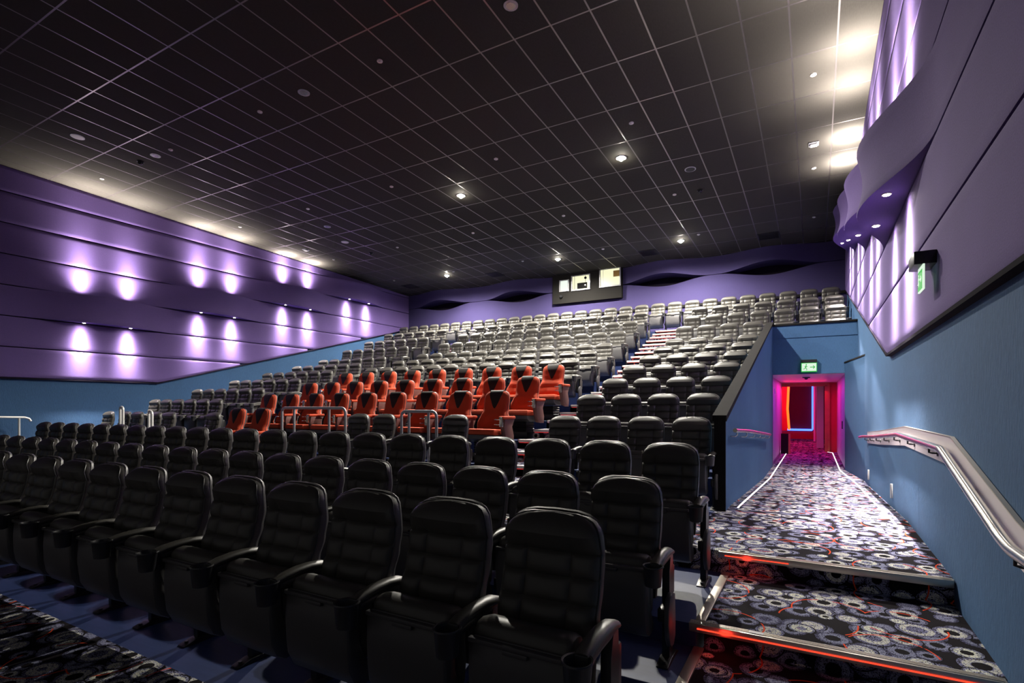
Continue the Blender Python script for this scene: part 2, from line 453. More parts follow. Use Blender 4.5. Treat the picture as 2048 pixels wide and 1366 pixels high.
# ------------------------------------------------------------------ side walls: backing
def side_wall(name, xb, thick):
    m = MB()
    yy = [YF, 8.3, YB+.2]
    m.mi = 0
    x0, x1 = sorted((xb, xb+thick))
    low = [(YF, -.1)] + [(y, zb(y)+.02) for y in yy] + [(YB+.2, -.1)]
    m.prism(low, x0, x1)
    m.mi = 1
    up = [(YF, zb(YF)+.02), (8.3, zb(8.3)+.02), (YB+.2, zb(YB+.2)+.02), (YB+.2, 7.4), (YF, 7.6)]
    m.prism(up, x0, x1)
    o = struct(name, m, ['blue', 'dark_gap'])
    return o
PC = [6.98, 9.95, 12.9, 15.85]
def bulge(k, y, hl=1.85):
    if k < 2 or k > 5: return 0
    u = (y - PC[k-2])/hl
    return .40*math.cos(u*PI/2)**2 if abs(u) < 1 else 0.
G = [.66+.715*k for k in range(8)]
def purple_panels(parent, face, sgn):
    """sgn: +1 panel bulges towards +x (left wall), -1 the other way"""
    for k in range(7):
        z0n, z1n = F0+G[k]+.012, F0+G[k+1]-.012
        ysl = [YF + i*(YB-YF)/130 for i in range(131)]
        rings = []
        for y in ysl:
            top = min(z1n, ceil_z(y)-.01); lo = max(z0n, zb(y))
            if top-lo < .02 : continue
            a = bulge(k, y)
            nz = 9
            ring = [(face - sgn*.065, y, lo)]
            ring.append((face - sgn*.004 + sgn*a, y, lo))
            for j in range(nz):
                s = j/(nz-1); z = lo+.012 + (top-lo-.024)*s
                ring.append((face + sgn*(a*(1-.14*math.sin(PI*s))), y, z))
            ring.append((face - sgn*.004 + sgn*a, y, top)); ring.append((face - sgn*.065, y, top))
            rings.append(ring)
        if len(rings) < 2: continue
        m = MB(); m.rings(rings, closed=True)
        o = mk('fabric_panel', m, 'purple', parent, angle=50)
wl = side_wall('wall_left', XL, -.2); purple_panels(wl, PXL, 1)
wr = side_wall('wall_right', XR, .2); purple_panels(wr, PXR, -1)
# black edge under the right and left purple panels
for xa, xb_, n in ((PXL-.06, PXL+.012, 6), (PXR-.012, PXR+.05, 7)):
    m = MB(); m.prism([(YF, zb(0)-.03), (8.3, zb(0)-.03), (YB, zb(YB)-.03), (YB, zb(YB)), (8.3, zb(8)), (YF, zb(0))], xa, xb_)
    struct('trim_%d' % n, m, 'dark_gap')
# ------------------------------------------------------------------ back wall
m = MB(); m.mi = 0; m.box(XL, -1.1, YB, YB+.3, -.1, F0+3.5); m.box(-1.1, XR, YB, YB+.3, 2.36, F0+3.5)
m.mi = 1; m.box(XL, XR, YB+.45, YB+.6, F0+3.4, 7.3)
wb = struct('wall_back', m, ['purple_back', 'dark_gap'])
BC = [-14.35, -10.55, -4.68, -1.25]
def bb(x):
    a = 0
    for c in BC:
        u = (x-c)/1.6
        if abs(u) < 1: a = max(a, math.cos(u*PI/2)**2)
    return a
nx = 150
for k, (za, zt) in enumerate(((F0+3.50, F0+4.43), (F0+4.445, None))):
    rings = []
    for i in range(nx+1):
        x = PXL + (PXR-PXL)*i/nx
        top = zt if zt else ceil_z(YB)+.02
        ring = []
        nz = 10
        for j in range(nz+1):
            s = j/nz
            if k == 0: tt = top - .17*bb(x); z = za + (tt-za)*s; y = YB + .16*bb(x)*s**2
            else: z0_ = za + .17*bb(x); z = z0_ + (top-z0_)*s; y = YB - .34*bb(x)*(1-.15*math.sin(PI*s)); zbot = z0_
            ring.append((x, y, z))
        ring.append((x, YB+.44, tt if k == 0 else top)); ring.append((x, YB+.44, za if k == 0 else zbot))
        rings.append(ring)
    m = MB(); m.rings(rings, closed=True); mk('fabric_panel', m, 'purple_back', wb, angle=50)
m = MB(); m.box(PXL, PXR, YB-.06, YB, F0+3.42, F0+3.50); struct('trim_8', m, 'black_paint')
# ------------------------------------------------------------------ ceiling
m = MB()
X0g, Y0g = -9.31, 3.396
zc = ceil_z(Y0g)
tilt = math.atan(-.03516)
x0, x1 = XL-.1-X0g, XR+.1-X0g
m.box(x0, x1, YF-Y0g, YB+.6-Y0g, 0, .15)
o = struct('ceiling', m, 'ceiling'); o.location = (X0g, Y0g, zc); o.rotation_euler.x = tilt

# ------------------------------------------------------------------ projection booth
t = empty('projection_booth', (-7.52, 18.95, 5.49))
bw = 1.37
def cx_(x): return x + 7.52
holes = [(-8.56, -8.24, 5.98, 6.36), (-8.06, -7.38, 5.96, 6.47), (-6.93, -6.20, 5.97, 6.58)]
m = MB(); m.box(-bw, bw, 0, .60, 0, 1.12, .01); mk('casing', m, 'booth', t)
m = MB(); m.box(-bw-.02, -bw, 0, .60, 0, 1.12); m.box(bw, bw+.02, 0, .3, 0, 1.12); mk('side_trim', m, 'black_paint', t)
for k, (xa, xb_, za, zt) in enumerate(holes):
    xa, xb_ = cx_(xa), cx_(xb_); za -= 5.49; zt -= 5.49
    fr = MB(); w = .045
    for (a, b, c, d) in ((xa-w, xb_+w, za-w, za), (xa-w, xb_+w, zt, zt+w*.6), (xa-w, xa, za, zt), (xb_, xb_+w, za, zt)):
        fr.box(a, b, -.05, .0, c, d, .004)
    wf = mk('window_frame', fr, 'rail_grey', t)
    g = MB(); g.box(xa, xb_, -.008, -.002, za, zt); mk('pane', g, 'window_glow2' if k == 0 else 'window_glow', wf)
    if k == 1:
        g = MB(); g.box(xa+.20, xa+.60, -.035, -.01, za+.02, za+.24, .01); g.cyl((xa+.33, -.03, za+.14), .05, .03, 'y'); g.cyl((xa+.53, -.02, zt-.1), .05, .015, 'y')
        g.box(xa+.525, xa+.535, -.02, -.01, za+.2, zt); g.box(xa+.08, xa+.09, -.02, -.01, za, zt)
        mk('projector', g, 'glass_dark', wf)
    if k == 2:
        g = MB(); g.box(xb_-.24, xb_, -.02, -.01, zt-.30, zt-.08); mk('notice_board', g, 'poster', wf)
        g = MB(); g.box(xa+.09, xa+.1, -.02, -.009, za, zt); mk('mullion', g, 'pale_fitting', wf)
g = MB(); g.cyl((cx_(-8.52), -.04, .26), .06, .08, 'y', 18); g.sphere((cx_(-8.52), -.09, .26), .045); mk('camera_dome', g, 'black_metal', t)
tag(t, 'dark projection booth box with three glowing windows on the purple back wall', 'projection booth')

# ------------------------------------------------------------------ seats
def backrest_meshes(W=.228, H0=.37, H1=1.08, nu=18, nv=22, orange=False):
    f_ = MB(); b_ = MB(); pip = []
    vs = []
    v0 = .80
    if orange: lin = [i/(nv-6) * v0 for i in range(nv-5)]
    else:
        lin = []
        for za, zc_ in ((0, .33), (.33, .49), (.49, .63), (.63, .77), (.77, .80)):
            lin += [za+(zc_-za)*q for q in ((0, .07, .2, .4, .6, .8, .93) if zc_ < .8 else (0, .3, .65))]
        lin.append(.80)
    ul = [0, .2, .34, .42, .46, .50, .58, .70, .82, .91, .97, 1.]
    ul = [-q for q in reversed(ul[1:])] + ul
    nu = len(ul)-1
    ctl = [(0, -.185), (.25, -.185), (.42, -.160), (.58, -.120), (.72, -.100), (.86, -.105), (1, -.075)]
    if orange: ctl = [(0, -.20), (.2, -.20), (.45, -.15), (.62, -.10), (.8, -.075), (1, -.045)]
    def yb(v):
        for (a, ya), (b, yb2) in zip(ctl, ctl[1:]):
            if v <= b:
                s = (v-a)/(b-a); s = s*s*(3-2*s); return ya+(yb2-ya)*s
        return ctl[-1][1]
    rows = []
    for v in lin:
        if orange:
            wv = .315 - .085*min(1, max(0, (v-.30)/.22))**1.0 if v > .30 else .315
            s = min(1, max(0, (v-.28)/.26)); s = s*s*(3-2*s); wv = .315 - .075*s
        else:
            s = min(1, v/.35); wv = W*(.93 + .07*s)
        rows.append((v, wv))
    wt = rows[-1][1]
    for k in range(1, 7):
        th = k/6*PI/2
        rows.append((v0 + (1-v0)*math.sin(th)**(2/2.7), wt*max(0, math.cos(th))**(2/3.3)))
    def puff(u, v):
        au = abs(u)
        if orange:
            e = max(0, 1-au**6)
            bol = .03*math.exp(-((au-.80)/.16)**2)*(1 if v < .45 else max(0, 1-(v-.45)/.15))
            return .022*e + bol
        e = 1.
        zones = [(0, .33), (.33, .49), (.49, .63), (.63, .77), (.77, 1.0)]
        p = 0
        for a, b in zones:
            if a <= v <= b:
                s = (v-a)/(b-a); pv = max(0, math.sin(PI*s))**.65
                if b == 1.0:
                    pv = max(0, math.sin(PI*min(1, .02+s*.84)))**.75
                    dim = .012*math.exp(-((au-.5)/.10)**2)*max(0, 1-s/.35)
                    return .040*pv*(1-au**3*.5) - dim
                lim = .46
                if au < lim: pu = max(0, math.cos(au/lim*PI/2))**.6
                else: pu = max(0, math.sin((au-lim)/(1-lim)*PI))**.4*.9
                p = .010 + .030*pv*(.25+.75*pu) - .008*math.exp(-((au-lim)/.07)**2)*(1-pv)
        return p
    F, B = [], []
    for (v, w) in rows:
        z = H0 + (H1-H0)*v
        Fr, Br = [], []
        for i in range(nu+1):
            u = ul[i]
            e = (1-abs(u)**7)**.5 if abs(u) < 1 else 0
            ev = (1-max(0, v-.02)**16)
            x = w*u
            y = yb(v) - .026*e*ev - puff(u, v)*ev
            Fr.append((x, y, z - .010*(1-ev)))
            bt = .068 if not orange else .085
            be = (1-abs(u)**5)**.5 if abs(u) < 1 else 0
            wb_ = w*1.0
            y2 = yb(v) + bt*.55 + bt*.5*be*ev
            Br.append((wb_*u, y2, z + .002))
        F.append(Fr); B.append(Br)
    def grid(mb, G):
        vv = [[mb.bm.verts.new(p) for p in r] for r in G]
        for a, b in zip(vv, vv[1:]):
            for i in range(len(a)-1):
                try: mb.bm.faces.new((a[i], a[i+1], b[i+1], b[i]))
                except ValueError: pass
    grid(f_, F)
    # gusset between front and shell
    left = [(r[0]) for r in F]; right = [r[-1] for r in F]
    lb = [(r[0]) for r in B]; rb = [r[-1] for r in B]
    path_f = left + list(reversed(right)); path_b = lb + list(reversed(rb))
    mid = [tuple((Vector(a)*.5 + Vector(b)*.5) + Vector((.006 if i >= len(left) else -.006, 0, 0))) for i, (a, b) in enumerate(zip(path_f, path_b))]
    grid(f_, [path_f, mid, path_b])
    grid(f_, [F[0], B[0]])
    grid(b_, B)
    # shell edge: slight lip over the gusset
    lip = [tuple(Vector(p) + Vector((0, -.022, 0))) for p in path_b]
    out = [tuple(Vector(p) + Vector((math.copysign(.004, p[0]) if abs(p[0]) > .01 else 0, -.01, .004 if p[2] > H0+.6 else 0))) for p in path_b]
    grid(b_, [path_b, out, lip])
    return f_, b_, path_f
SEATN = {}
def pipe_mesh(path, r=.0042):
    m = MB(); pts = []
    for p in path:
        if not pts or (Vector(p)-Vector(pts[-1])).length > .012: pts.append(p)
    m.tube([(p[0], p[1]-.001, p[2]) for p in pts], r, 5)
    return m
f_, b_, pf = backrest_meshes()
ME = {}
ME['backrest'] = f_.mesh('backrest', 'leather', 40)
ME['back_shell'] = b_.mesh('back_shell', 'shell', 40)
ME['piping'] = pipe_mesh(pf).mesh('piping', 'piping')
# tipped-up seat: leather pad with rolled top, smooth plastic pan in front
m = MB(); m.prism([(-.405, .600), (-.400, .640), (-.375, .662), (-.335, .668), (-.285, .655), (-.262, .62), (-.258, .50), (-.262, .38), (-.28, .30), (-.34, .30), (-.36, .45), (-.37, .58)], -.222, .222, .035)
ME['seat'] = m.mesh('seat', 'leather', 40)
m = MB(); m.prism([(-.418, .615), (-.430, .600), (-.440, .48), (-.438, .36), (-.425, .28), (-.39, .215), (-.33, .18), (-.27, .185), (-.26, .23), (-.30, .30), (-.35, .42), (-.37, .60)], -.225, .225, .03)
m.box(-.215, .215, -.446, -.420, .592, .612, .004); m.box(-.055, .055, -.450, -.430, .575, .595, .004)
ME['seat_pan'] = m.mesh('seat_pan', 'shell', 40)
# armrest with cup holder at x=.28
def arm_mesh(x):
    m = MB()
    pts = [(x, -.10, .640), (x, -.16, .658), (x, -.24, .666), (x, -.32, .664), (x, -.40, .654), (x, -.45, .640)]
    m.tube(pts, .037, 12, 1.0, .62, scales=[.8, 1, 1, 1, 1, .95])
    m.tube([(x, -.11, .635), (x, -.20, .632), (x, -.30, .630), (x, -.43, .612)], .028, 8, .85, .9)
    return m
def cup_mesh(x):
    m = MB(); c = (x, -.495, .598); n = 22
    rs = []
    for r, z in ((.034, -.060), (.044, -.055), (.052, .045), (.058, .052), (.056, .058), (.049, .055), (.046, .046), (.040, -.038), (.004, -.040)):
        rs.append([(x+r*math.cos(2*PI*i/n), c[1]+r*1.08*math.sin(2*PI*i/n), c[2]+z) for i in range(n)])
    m.rings(rs, cap=False); m.box(x-.028, x+.028, -.46, -.43, .56, .655, .006)
    return m
def leg_mesh(x):
    m = MB()
    m.prism([(-.205, .03), (-.21, .30), (-.205, .55), (-.17, .655), (-.115, .64), (-.10, .50), (-.11, .30), (-.12, .03)], x-.022, x+.022, .006)
    m.box(x-.02, x+.02, -.33, -.18, .28, .36, .01); m.box(x-.02, x+.02, -.18, -.06, .38, .56, .01)
    return m
def foot_mesh(x):
    m = MB(); m.prism([(-.30, 0), (-.30, .008), (-.22, .03), (-.08, .03), (-.02, .008), (-.02, 0)], x-.035, x+.035, .004)
    m.cyl((x, -.265, .018), .012, .02, n=8); return m
def endp_mesh(x, s):
    m = MB()
    poly = [(-.19, .42), (-.25, .44), (-.31, .42), (-.345, .36), (-.35, .28), (-.33, .20), (-.28, .13), (-.22, .12), (-.18, .16), (-.17, .28)]
    m.prism(poly, x+min(0, s)*.03, x+max(0, s)*.03, .008); return m
for s, k in ((1, 'r'), (-1, 'l')):
    x = .28*s
    ME['armrest'+k] = arm_mesh(x).mesh('armrest', 'arm', 50)
    ME['cup'+k] = cup_mesh(x).mesh('cup_holder', 'plastic', 40)
    ME['leg'+k] = leg_mesh(x).mesh('leg', 'black_metal', 40)
    ME['foot'+k] = foot_mesh(x).mesh('foot_plate', 'black_metal', 40)
    ME['end'+k] = endp_mesh(x+.022*s, s).mesh('end_panel', 'shell', 40)
def make_seat(near=True, left_arm=False, end=None, name='cinema_seat'):
    t = empty(name); objs = []
    def P(n, key, par=t):
        o = link(n, ME[key], par); objs.append(o); return o
    br = P('backrest', 'backrest'); P('back_shell', 'back_shell')
    if near: P('piping', 'piping', br)
    se = P('seat', 'seat'); P('seat_pan', 'seat_pan')
    for k in (['r', 'l'] if left_arm else ['r']):
        ar = P('armrest', 'armrest'+k); P('cup_holder', 'cup'+k, ar if near else t)
        lg = P('leg', 'leg'+k)
        if near: P('foot_plate', 'foot'+k, lg)
    if end: P('end_panel', 'end'+end)
    index_tree(t, objs); return t
PROTO = {}
GRP_SEAT = {}
def seat(x, y, z, near, left_arm, end, label, group):
    key = (near, left_arm, end)
    if key not in PROTO: PROTO[key] = o = make_seat(near, left_arm, end)
    else: o = copy_tree(PROTO[key])
    o.location = (x, y, z)
    tag(o, label, 'cinema seat', group)
# orange seats
f_, b_, pf2 = backrest_meshes(H0=.40, H1=1.17, orange=True)
ME['obackrest'] = f_.mesh('backrest', 'orange', 40); ME['oshell'] = b_.mesh('back_shell', 'shell', 40)
ME['opiping'] = pipe_mesh(pf2, .005).mesh('piping', 'shell')
m = MB()   # black V shaped headrest patch following the front surface
def oy(v):
    ctl = [(0, -.20), (.2, -.20), (.45, -.15), (.62, -.10), (.8, -.075), (1, -.045)]
    for (a, ya), (b, y2) in zip(ctl, ctl[1:]):
        if v <= b:
            s = (v-a)/(b-a); s = s*s*(3-2*s); return ya+(y2-ya)*s
Gd = []
for j in range(13):
    s = j/12; v = .60 + .385*s; w = .012 + .118*min(1, s*1.15)**.8
    r = []
    for i in range(9):
        u = -1+2*i/8
        uu = u*w/.24
        r.append((u*w, oy(v) - .026*(1-abs(uu)**7)**.5*(1-max(0, v-.02)**16) - .022*(1-abs(uu)**6)*(1-max(0, v-.02)**16) - .004*(1-abs(u)**4) - .0015, .40+.77*v))
    Gd.append(r)
r = [(p[0], p[1]+.03, 1.176) for p in Gd[-1]]; Gd.append(r); Gd.append([(p[0], .02, 1.178) for p in r])
m.rings(Gd, closed=False, cap=False)
ME['ohead'] = m.mesh('headrest_patch', 'wedge_black', 60)
m = MB(); m.prism([(-.60, .44), (-.61, .48), (-.59, .515), (-.54, .525), (-.38, .515), (-.20, .50), (-.17, .45), (-.30, .42), (-.55, .42)], -.27, .27, .03)
ME['oseat'] = m.mesh('seat', 'orange', 40)
m = MB(); m.prism([(-.57, .36), (-.58, .42), (-.16, .42), (-.14, .36), (-.24, .30), (-.48, .30)], -.26, .26, .02); ME['opan'] = m.mesh('seat_pan', 'shell', 40)
m = MB()
rr = []
for k in range(9):
    z = .12 + k*.022; d = .02 if k % 2 else 0
    rr.append([(sx*(.20-d), -.34+sy*(.16-d), z) for sx, sy in ((-1, -1), (1, -1), (1, 1), (-1, 1))])
m.rings(rr); m.box(-.22, .22, -.52, -.14, 0, .12, .01)
ME['obase'] = m.mesh('motion_base', 'black_metal', 30)
for s, k in ((1, 'r'), (-1, 'l')):
    x = .375*s
    m = MB(); m.box(x-.055, x+.055, -.56, -.16, .685, .735, .018); ME['oarm'+k] = m.mesh('armrest', 'orange', 40)
    m = MB(); m.prism([(-.50, .685), (-.52, .56), (-.46, .36), (-.40, .30), (-.22, .28), (-.20, .40), (-.26, .56), (-.18, .685)], x-.04, x+.04, .006); ME['oside'+k] = m.mesh('side_panel', 'orange_side', 40)
    m = MB()
    for zz in (.60, .68):
        m.tube([(x-.05*s+.045*math.cos(2*PI*i/12), -.60+.045*math.sin(2*PI*i/12), zz) for i in range(13)], .005, 6)
    m.box(x-.03, x+.03, -.57, -.53, .56, .72, .006)
    ME['ocup'+k] = m.mesh('cup_ring', 'steel', 40)
OPR = {}
def oseat(x, y, z, la, end, label, group):
    key = (la, end)
    if key not in OPR:
        t = empty('motion_seat'); objs = []
        def P(n, kk, par=t):
            o = link(n, ME[kk], par); objs.append(o); return o
        b = P('backrest', 'obackrest'); P('piping', 'opiping', b); P('headrest_patch', 'ohead', b)['label'] = 'black V-shaped headrest cover'
        P('back_shell', 'oshell'); P('seat', 'oseat'); P('seat_pan', 'opan'); P('motion_base', 'obase')
        for k in ['r'] + (['l'] if la else []):
            a = P('armrest', 'oarm'+k); P('cup_ring', 'ocup'+k, a); P('side_panel', 'oside'+k)
        index_tree(t, objs); OPR[key] = t; o = t
    else: o = copy_tree(OPR[key])
    o.location = (x, y, z); tag(o, label, 'cinema seat', group)

RN = ['front', 'second', 'third', 'fourth', 'fifth', 'sixth', 'seventh', 'eighth', 'ninth', 'tenth', 'eleventh', 'twelfth', 'thirteenth', 'back']
def block(ri, xs, where, ref, la_last=True, end_first=True, end_last=False, col='black'):
    d, z = ROWS[ri]; near = ri < 7
    for k, x in enumerate(xs):          # xs listed from +x to -x
        last = k == len(xs)-1
        end = 'r' if (k == 0 and end_first) else ('l' if (last and end_last) else None)
        seat(x, d, z, near, last and la_last, end,
             '%s leather seat, %s row, %s %s' % (col, RN[ri], ORD[k], ref), '%s seats of the %s row' % (where, RN[ri]))
seq = lambda a, n, p=.56: [a - p*k for k in range(n)]
block(0, seq(-1.0, 14), 'front', 'from the carpeted steps', la_last=False)
block(1, seq(-1.06, 20), 'front', 'from the carpeted steps')
block(2, seq(-1.04, 22), 'front', 'from the carpeted steps')
SP = 'from the sloping corridor wall'
block(3, seq(-1.31, 4), 'corridor-side', SP); block(4, seq(-1.37, 4), 'corridor-side', SP)
for ri in range(5, 11): block(ri, seq(-1.37, 4), 'corridor-side', SP, end_first=False)
for ri in (11, 12): block(ri, seq(.46, 7, .588), 'above-doorway', 'from the right wall, above the doorway', end_first=False)
LW = 'in far block counted from the purple left wall'
for ri in range(3, 13):
    d, z = ROWS[ri]
    xs = seq(-12.87, 6) if ri != 3 else [-12.79, -13.37, -14.17, -14.73, -15.55]
    for k, x in enumerate(xs):
        n = len(xs)
        seat(x, d, z, ri < 5, k == n-1, 'r' if k == 0 else None,
             'black leather seat, %s row, far block, %s from the left wall' % (RN[ri], ORD[n-1-k]), 'far block seats of the %s row' % RN[ri])
WS = 'from the wide stair, middle block'
# fourth row middle: black seats between wheelchair bays, two orange, one black
d, z = ROWS[3]
for x, lab in ((-4.83, 'beside the wide middle stair, between stair and short grey rail'), (-6.29, 'between the two grey barrier rails, nearer the wide stair'),
               (-6.87, 'between the two grey barrier rails, nearer the long rail'), (-11.10, 'beside two orange seats at the far stair')):
    seat(x, d, z, True, x in (-6.87, -4.83), 'r' if x == -4.83 else None, 'black leather seat, fourth row, ' + lab, 'middle seats of the fourth row')
oseat(-9.55, d, z, False, None, 'orange seat with black headrest, fourth row, beside the long grey rail', 'orange seats of the fourth row')
oseat(-10.32, d, z, False, None, 'orange seat with black headrest, fourth row, next to a black seat', 'orange seats of the fourth row')
for ri in (4, 5, 6):
    d, z = ROWS[ri]
    for k in range(9):
        oseat(-4.79 - .764*k, d, z, k == 8, None, 'orange seat with black headrest, %s row, %s from the wide stair' % (RN[ri], ORD[k]), 'orange seats of the %s row' % RN[ri])
for ri in range(7, 13): block(ri, seq(-4.90, 12), 'middle', WS)
block(13, seq(.41, 30), 'back', 'from the right wall', end_first=False)

# ------------------------------------------------------------------ rails
def arc(c, r, a0, a1, n, plane='xz'):
    out = []
    for i in range(n+1):
        a = a0+(a1-a0)*i/n; p, q = r*math.cos(a), r*math.sin(a)
        out.append((c[0]+p, c[1], c[2]+q) if plane == 'xz' else (c[0], c[1]+p, c[2]+q))
    return out
def barrier(x0, x1, y, z0, z1, inner, lab):
    t = empty('barrier_rail', ((x0+x1)/2, y, z0)); h = z1-z0; w = (x1-x0)/2; r = .09
    m = MB(); m.tube([(-w, 0, 0)] + arc((-w+r, 0, h-r), r, PI, PI/2, 6) + arc((w-r, 0, h-r), r, PI/2, 0, 6) + [(w, 0, 0)], .024, 12)
    mk('hoop', m, 'rail_grey', t)
    for q in inner:
        m = MB(); m.tube([(q, 0, 0), (q, 0, h-.01)], .022, 12); mk('post', m, 'rail_grey', t)
    tag(t, lab, 'barrier rail', 'grey barrier rails in the fourth row')
barrier(-8.92, -7.22, 6.78, .32, 1.50, (-.50, .44), 'long grey tubular barrier rail in front of the orange seats, nearer the left wall')
barrier(-5.93, -5.21, 6.78, .32, 1.45, (-.20, .20), 'short grey tubular barrier rail in front of the orange seats, nearer the wide stair')
for x, lab in ((-13.50, 'nearer the left wall'), (-12.30, 'farther from the left wall')):
    t = empty('hoop_rail', (x, 6.12, .32)); m = MB()
    m.tube([(-.065, 0, 0)] + arc((0, 0, 1.13 if x < -13 else 1.04), .065, PI, 0, 8) + [(.065, 0, 0)], .026, 10); mk('hoop', m, 'rail_pale', t)
    m = MB(); m.tube([(-.065, 0, .6), (.065, 0, .6)], .016, 8); mk('crossbar', m, 'rail_pale', t)
    tag(t, 'pale narrow hoop rail in front of the far block seats, '+lab, 'hoop rail', 'hoop rails of the far block')
t = empty('ramp_handrail', (-15.9, 4.8, 0))
m = MB(); m.tube([(0, -1.6, 1.22), (0, -.9, 1.32), (0, .42, 1.27), (0, .50, 1.24), (0, .53, 1.18)], .026, 10); mk('rail', m, 'rail_pale', t)
for y in (.32, -.9): m = MB(); m.tube([(0, y, .15 if y > 0 else .15), (0, y, 1.28)], .022, 10); mk('post', m, 'rail_pale', t)
tag(t, 'pale painted handrail on posts beside the blue left wall', 'handrail')
# right-hand handrail with backplate
t = empty('wall_handrail', (.77, 0, 0))
RP = [(-.04, 11.9, .95), (0, 11.6, .98), (0, 9.4, 1.09), (0, 6.95, 1.235), (0, 4.75, 1.235), (0, 3.34, .91), (0, 3.20, .89), (0, 2.6, .895), (0, .8, .895)]
def dense(P):
    out = []
    for a, b in zip(P, P[1:]):
        for i in range(4): out.append(tuple(Vector(a).lerp(Vector(b), (i+.0)/4)))
    out.append(P[-1]); return out
def soften(P, r=.06):
    out = [P[0]]
    for a, b, c in zip(P, P[1:], P[2:]):
        a, b, c = Vector(a), Vector(b), Vector(c)
        u = (a-b); v = (c-b); k = min(r, u.length*.4, v.length*.4)
        p, q = b+u.normalized()*k, b+v.normalized()*k
        for s in (0, .33, .66, 1): out.append(tuple(p*(1-s)**2 + b*2*s*(1-s) + q*s*s))
    out.append(P[-1]); return out
m = MB(); m.tube(soften(RP), .028, 14); mk('rail', m, 'steel', t)
poly = [(p[1], p[2]) for p in RP[1:]]
m = MB()
rs = []
for (y, z) in poly: rs.append([(.055, y, z-.115), (.072, y, z-.115), (.072, y, z+.085), (.055, y, z+.085)])
m.rings(rs); mk('backplate', m, 'panel_white', t)
m = MB()
rs = [[(.050, y, z+.083), (.074, y, z+.083), (.074, y, z+.090), (.050, y, z+.090)] for (y, z) in poly]
m.rings(rs); mk('plate_edge', m, 'alu', t)
def railz(y):
    P = sorted(poly)
    for (a, za), (b, zb_) in zip(P, P[1:]):
        if a <= y <= b: return za+(zb_-za)*(y-a)/(b-a)
for y in (11.3, 10.3, 9.3, 8.3, 7.3, 6.3, 5.2, 4.1, 3.15, 2.0):
    z = railz(y); m = MB(); m.tube([(.058, y, z-.06), (.02, y, z-.06), (0, y, z-.055), (0, y, z-.02)], .008, 8)
    m.cyl((.052, y, z-.06), .025, .008, 'x', 12); mk('bracket', m, 'black_metal', t)
tag(t, 'long steel handrail on pale backplate following the blue right wall down the steps', 'handrail')
t = empty('wall_handrail', (-.82, 0, 0))
P2 = [(0, 6.8, 1.25), (0, 8.2, 1.185), (0, 12.5, .93)]
m = MB(); m.tube(soften(P2), .026, 12); mk('rail', m, 'steel', t)
for k in range(6):
    y = 7.0+k*1.05; z = 1.25-(y-6.8)*.056; m = MB(); m.tube([(-.08, y, z-.07), (-.02, y, z-.07), (0, y, z-.05), (0, y, z-.01)], .008, 8); mk('bracket', m, 'steel', t)
tag(t, 'short steel handrail on the blue partition wall of the corridor', 'handrail')
# small vertical markers at the wall base
for y, lab in ((8.2, 'nearer'), (11.5, 'farther')):
    z = ramp_z(y); m = MB(); m.box(XR-.025, XR, y-.02, y+.02, z+.12, z+.30, .004)
    o = mk('wall_marker', m, 'pale_fitting'); tag(o, 'small pale vertical fitting low on the blue right wall, the %s one' % lab, 'wall fitting', 'small fittings low on the right wall')

# led lines in the corridor floor
def led_line(P, lab):
    m = MB(); rs = []
    Q = []
    for a, b in zip(P, P[1:]):
        n = max(1, int(abs(b[1]-a[1])/.4))
        Q += [(a[0]+(b[0]-a[0])*i/n, a[1]+(b[1]-a[1])*i/n) for i in range(n)]
    Q.append(P[-1])
    for i, (x, y) in enumerate(Q):
        a = Q[max(0, i-1)]; b = Q[min(len(Q)-1, i+1)]
        t_ = Vector((b[0]-a[0], b[1]-a[1])).normalized(); n_ = Vector((t_.y, -t_.x))*.010
        z = ramp_z(y)
        rs.append([(x-n_.x, y-n_.y, z-.004), (x-n_.x, y-n_.y, z+.005), (x+n_.x, y+n_.y, z+.005), (x+n_.x, y+n_.y, z-.004)])
    m.rings(rs); o = mk('floor_light_line', m, 'led_white'); tag(o, lab, 'floor light', 'floor light lines of the corridor')
led_line([(-.80, 6.9), (-.78, 18.9), (-.96, 19.6)], 'thin white light line in the carpet along the partition wall')
led_line([(.72, 6.6), (.69, 9.0), (.68, 12.0), (.50, 14.4), (.49, 19.9), (.36, 20.1)], 'thin white light line in the carpet along the right wall')

# ------------------------------------------------------------------ exit signs
def running_man(mb, s, y):
    # simple pictogram: figure and arrow as thin plates in the xz plane
    def bar(x0, z0, x1, z1, w):
        d = Vector((x1-x0, z1-z0)).normalized(); n = Vector((-d.y, d.x))*w/2
        P = [(x0+n.x, z0+n.y), (x1+n.x, z1+n.y), (x1-n.x, z1-n.y), (x0-n.x, z0-n.y)]
        mb.rings([[(a*s, yy, b*s) for a, b in P] for yy in (y, y-.003)])
    mb.cyl((-.28*s, y-.0015, .30*s), .07*s, .003, 'y', 12)
    bar(-.28, .20, -.36, -.05, .12); bar(-.36, -.05, -.22, -.22, .07); bar(-.22, -.22, -.26, -.38, .06)
    bar(-.36, -.05, -.48, -.20, .07); bar(-.48, -.20, -.62, -.20, .06)
    bar(-.28, .18, -.46, .06, .05); bar(-.28, .16, -.14, .02, .05)
    bar(.1, 0, .58, 0, .09); bar(.42, .17, .60, 0, .08); bar(.42, -.17, .60, 0, .08)
t = empty('exit_sign', (-.12, 14.49, 2.34))
m = MB(); m.box(-.165, .165, -.07, 0, 0, .29, .006); mk('housing', m, 'sign_green', t)
m = MB(); m.box(-.15, .15, -.075, -.07, .02, .20); sp = mk('sign_face', m, 'sign_white', t)
m = MB(); running_man(m, .20, -.076)
for v in m.bm.verts: v.co.z += .11
mk('pictogram', m, 'sign_green', sp)
m = MB(); m.box(-.165, .165, -.072, -.069, .215, .29); mk('top_band', m, 'black_metal', t)
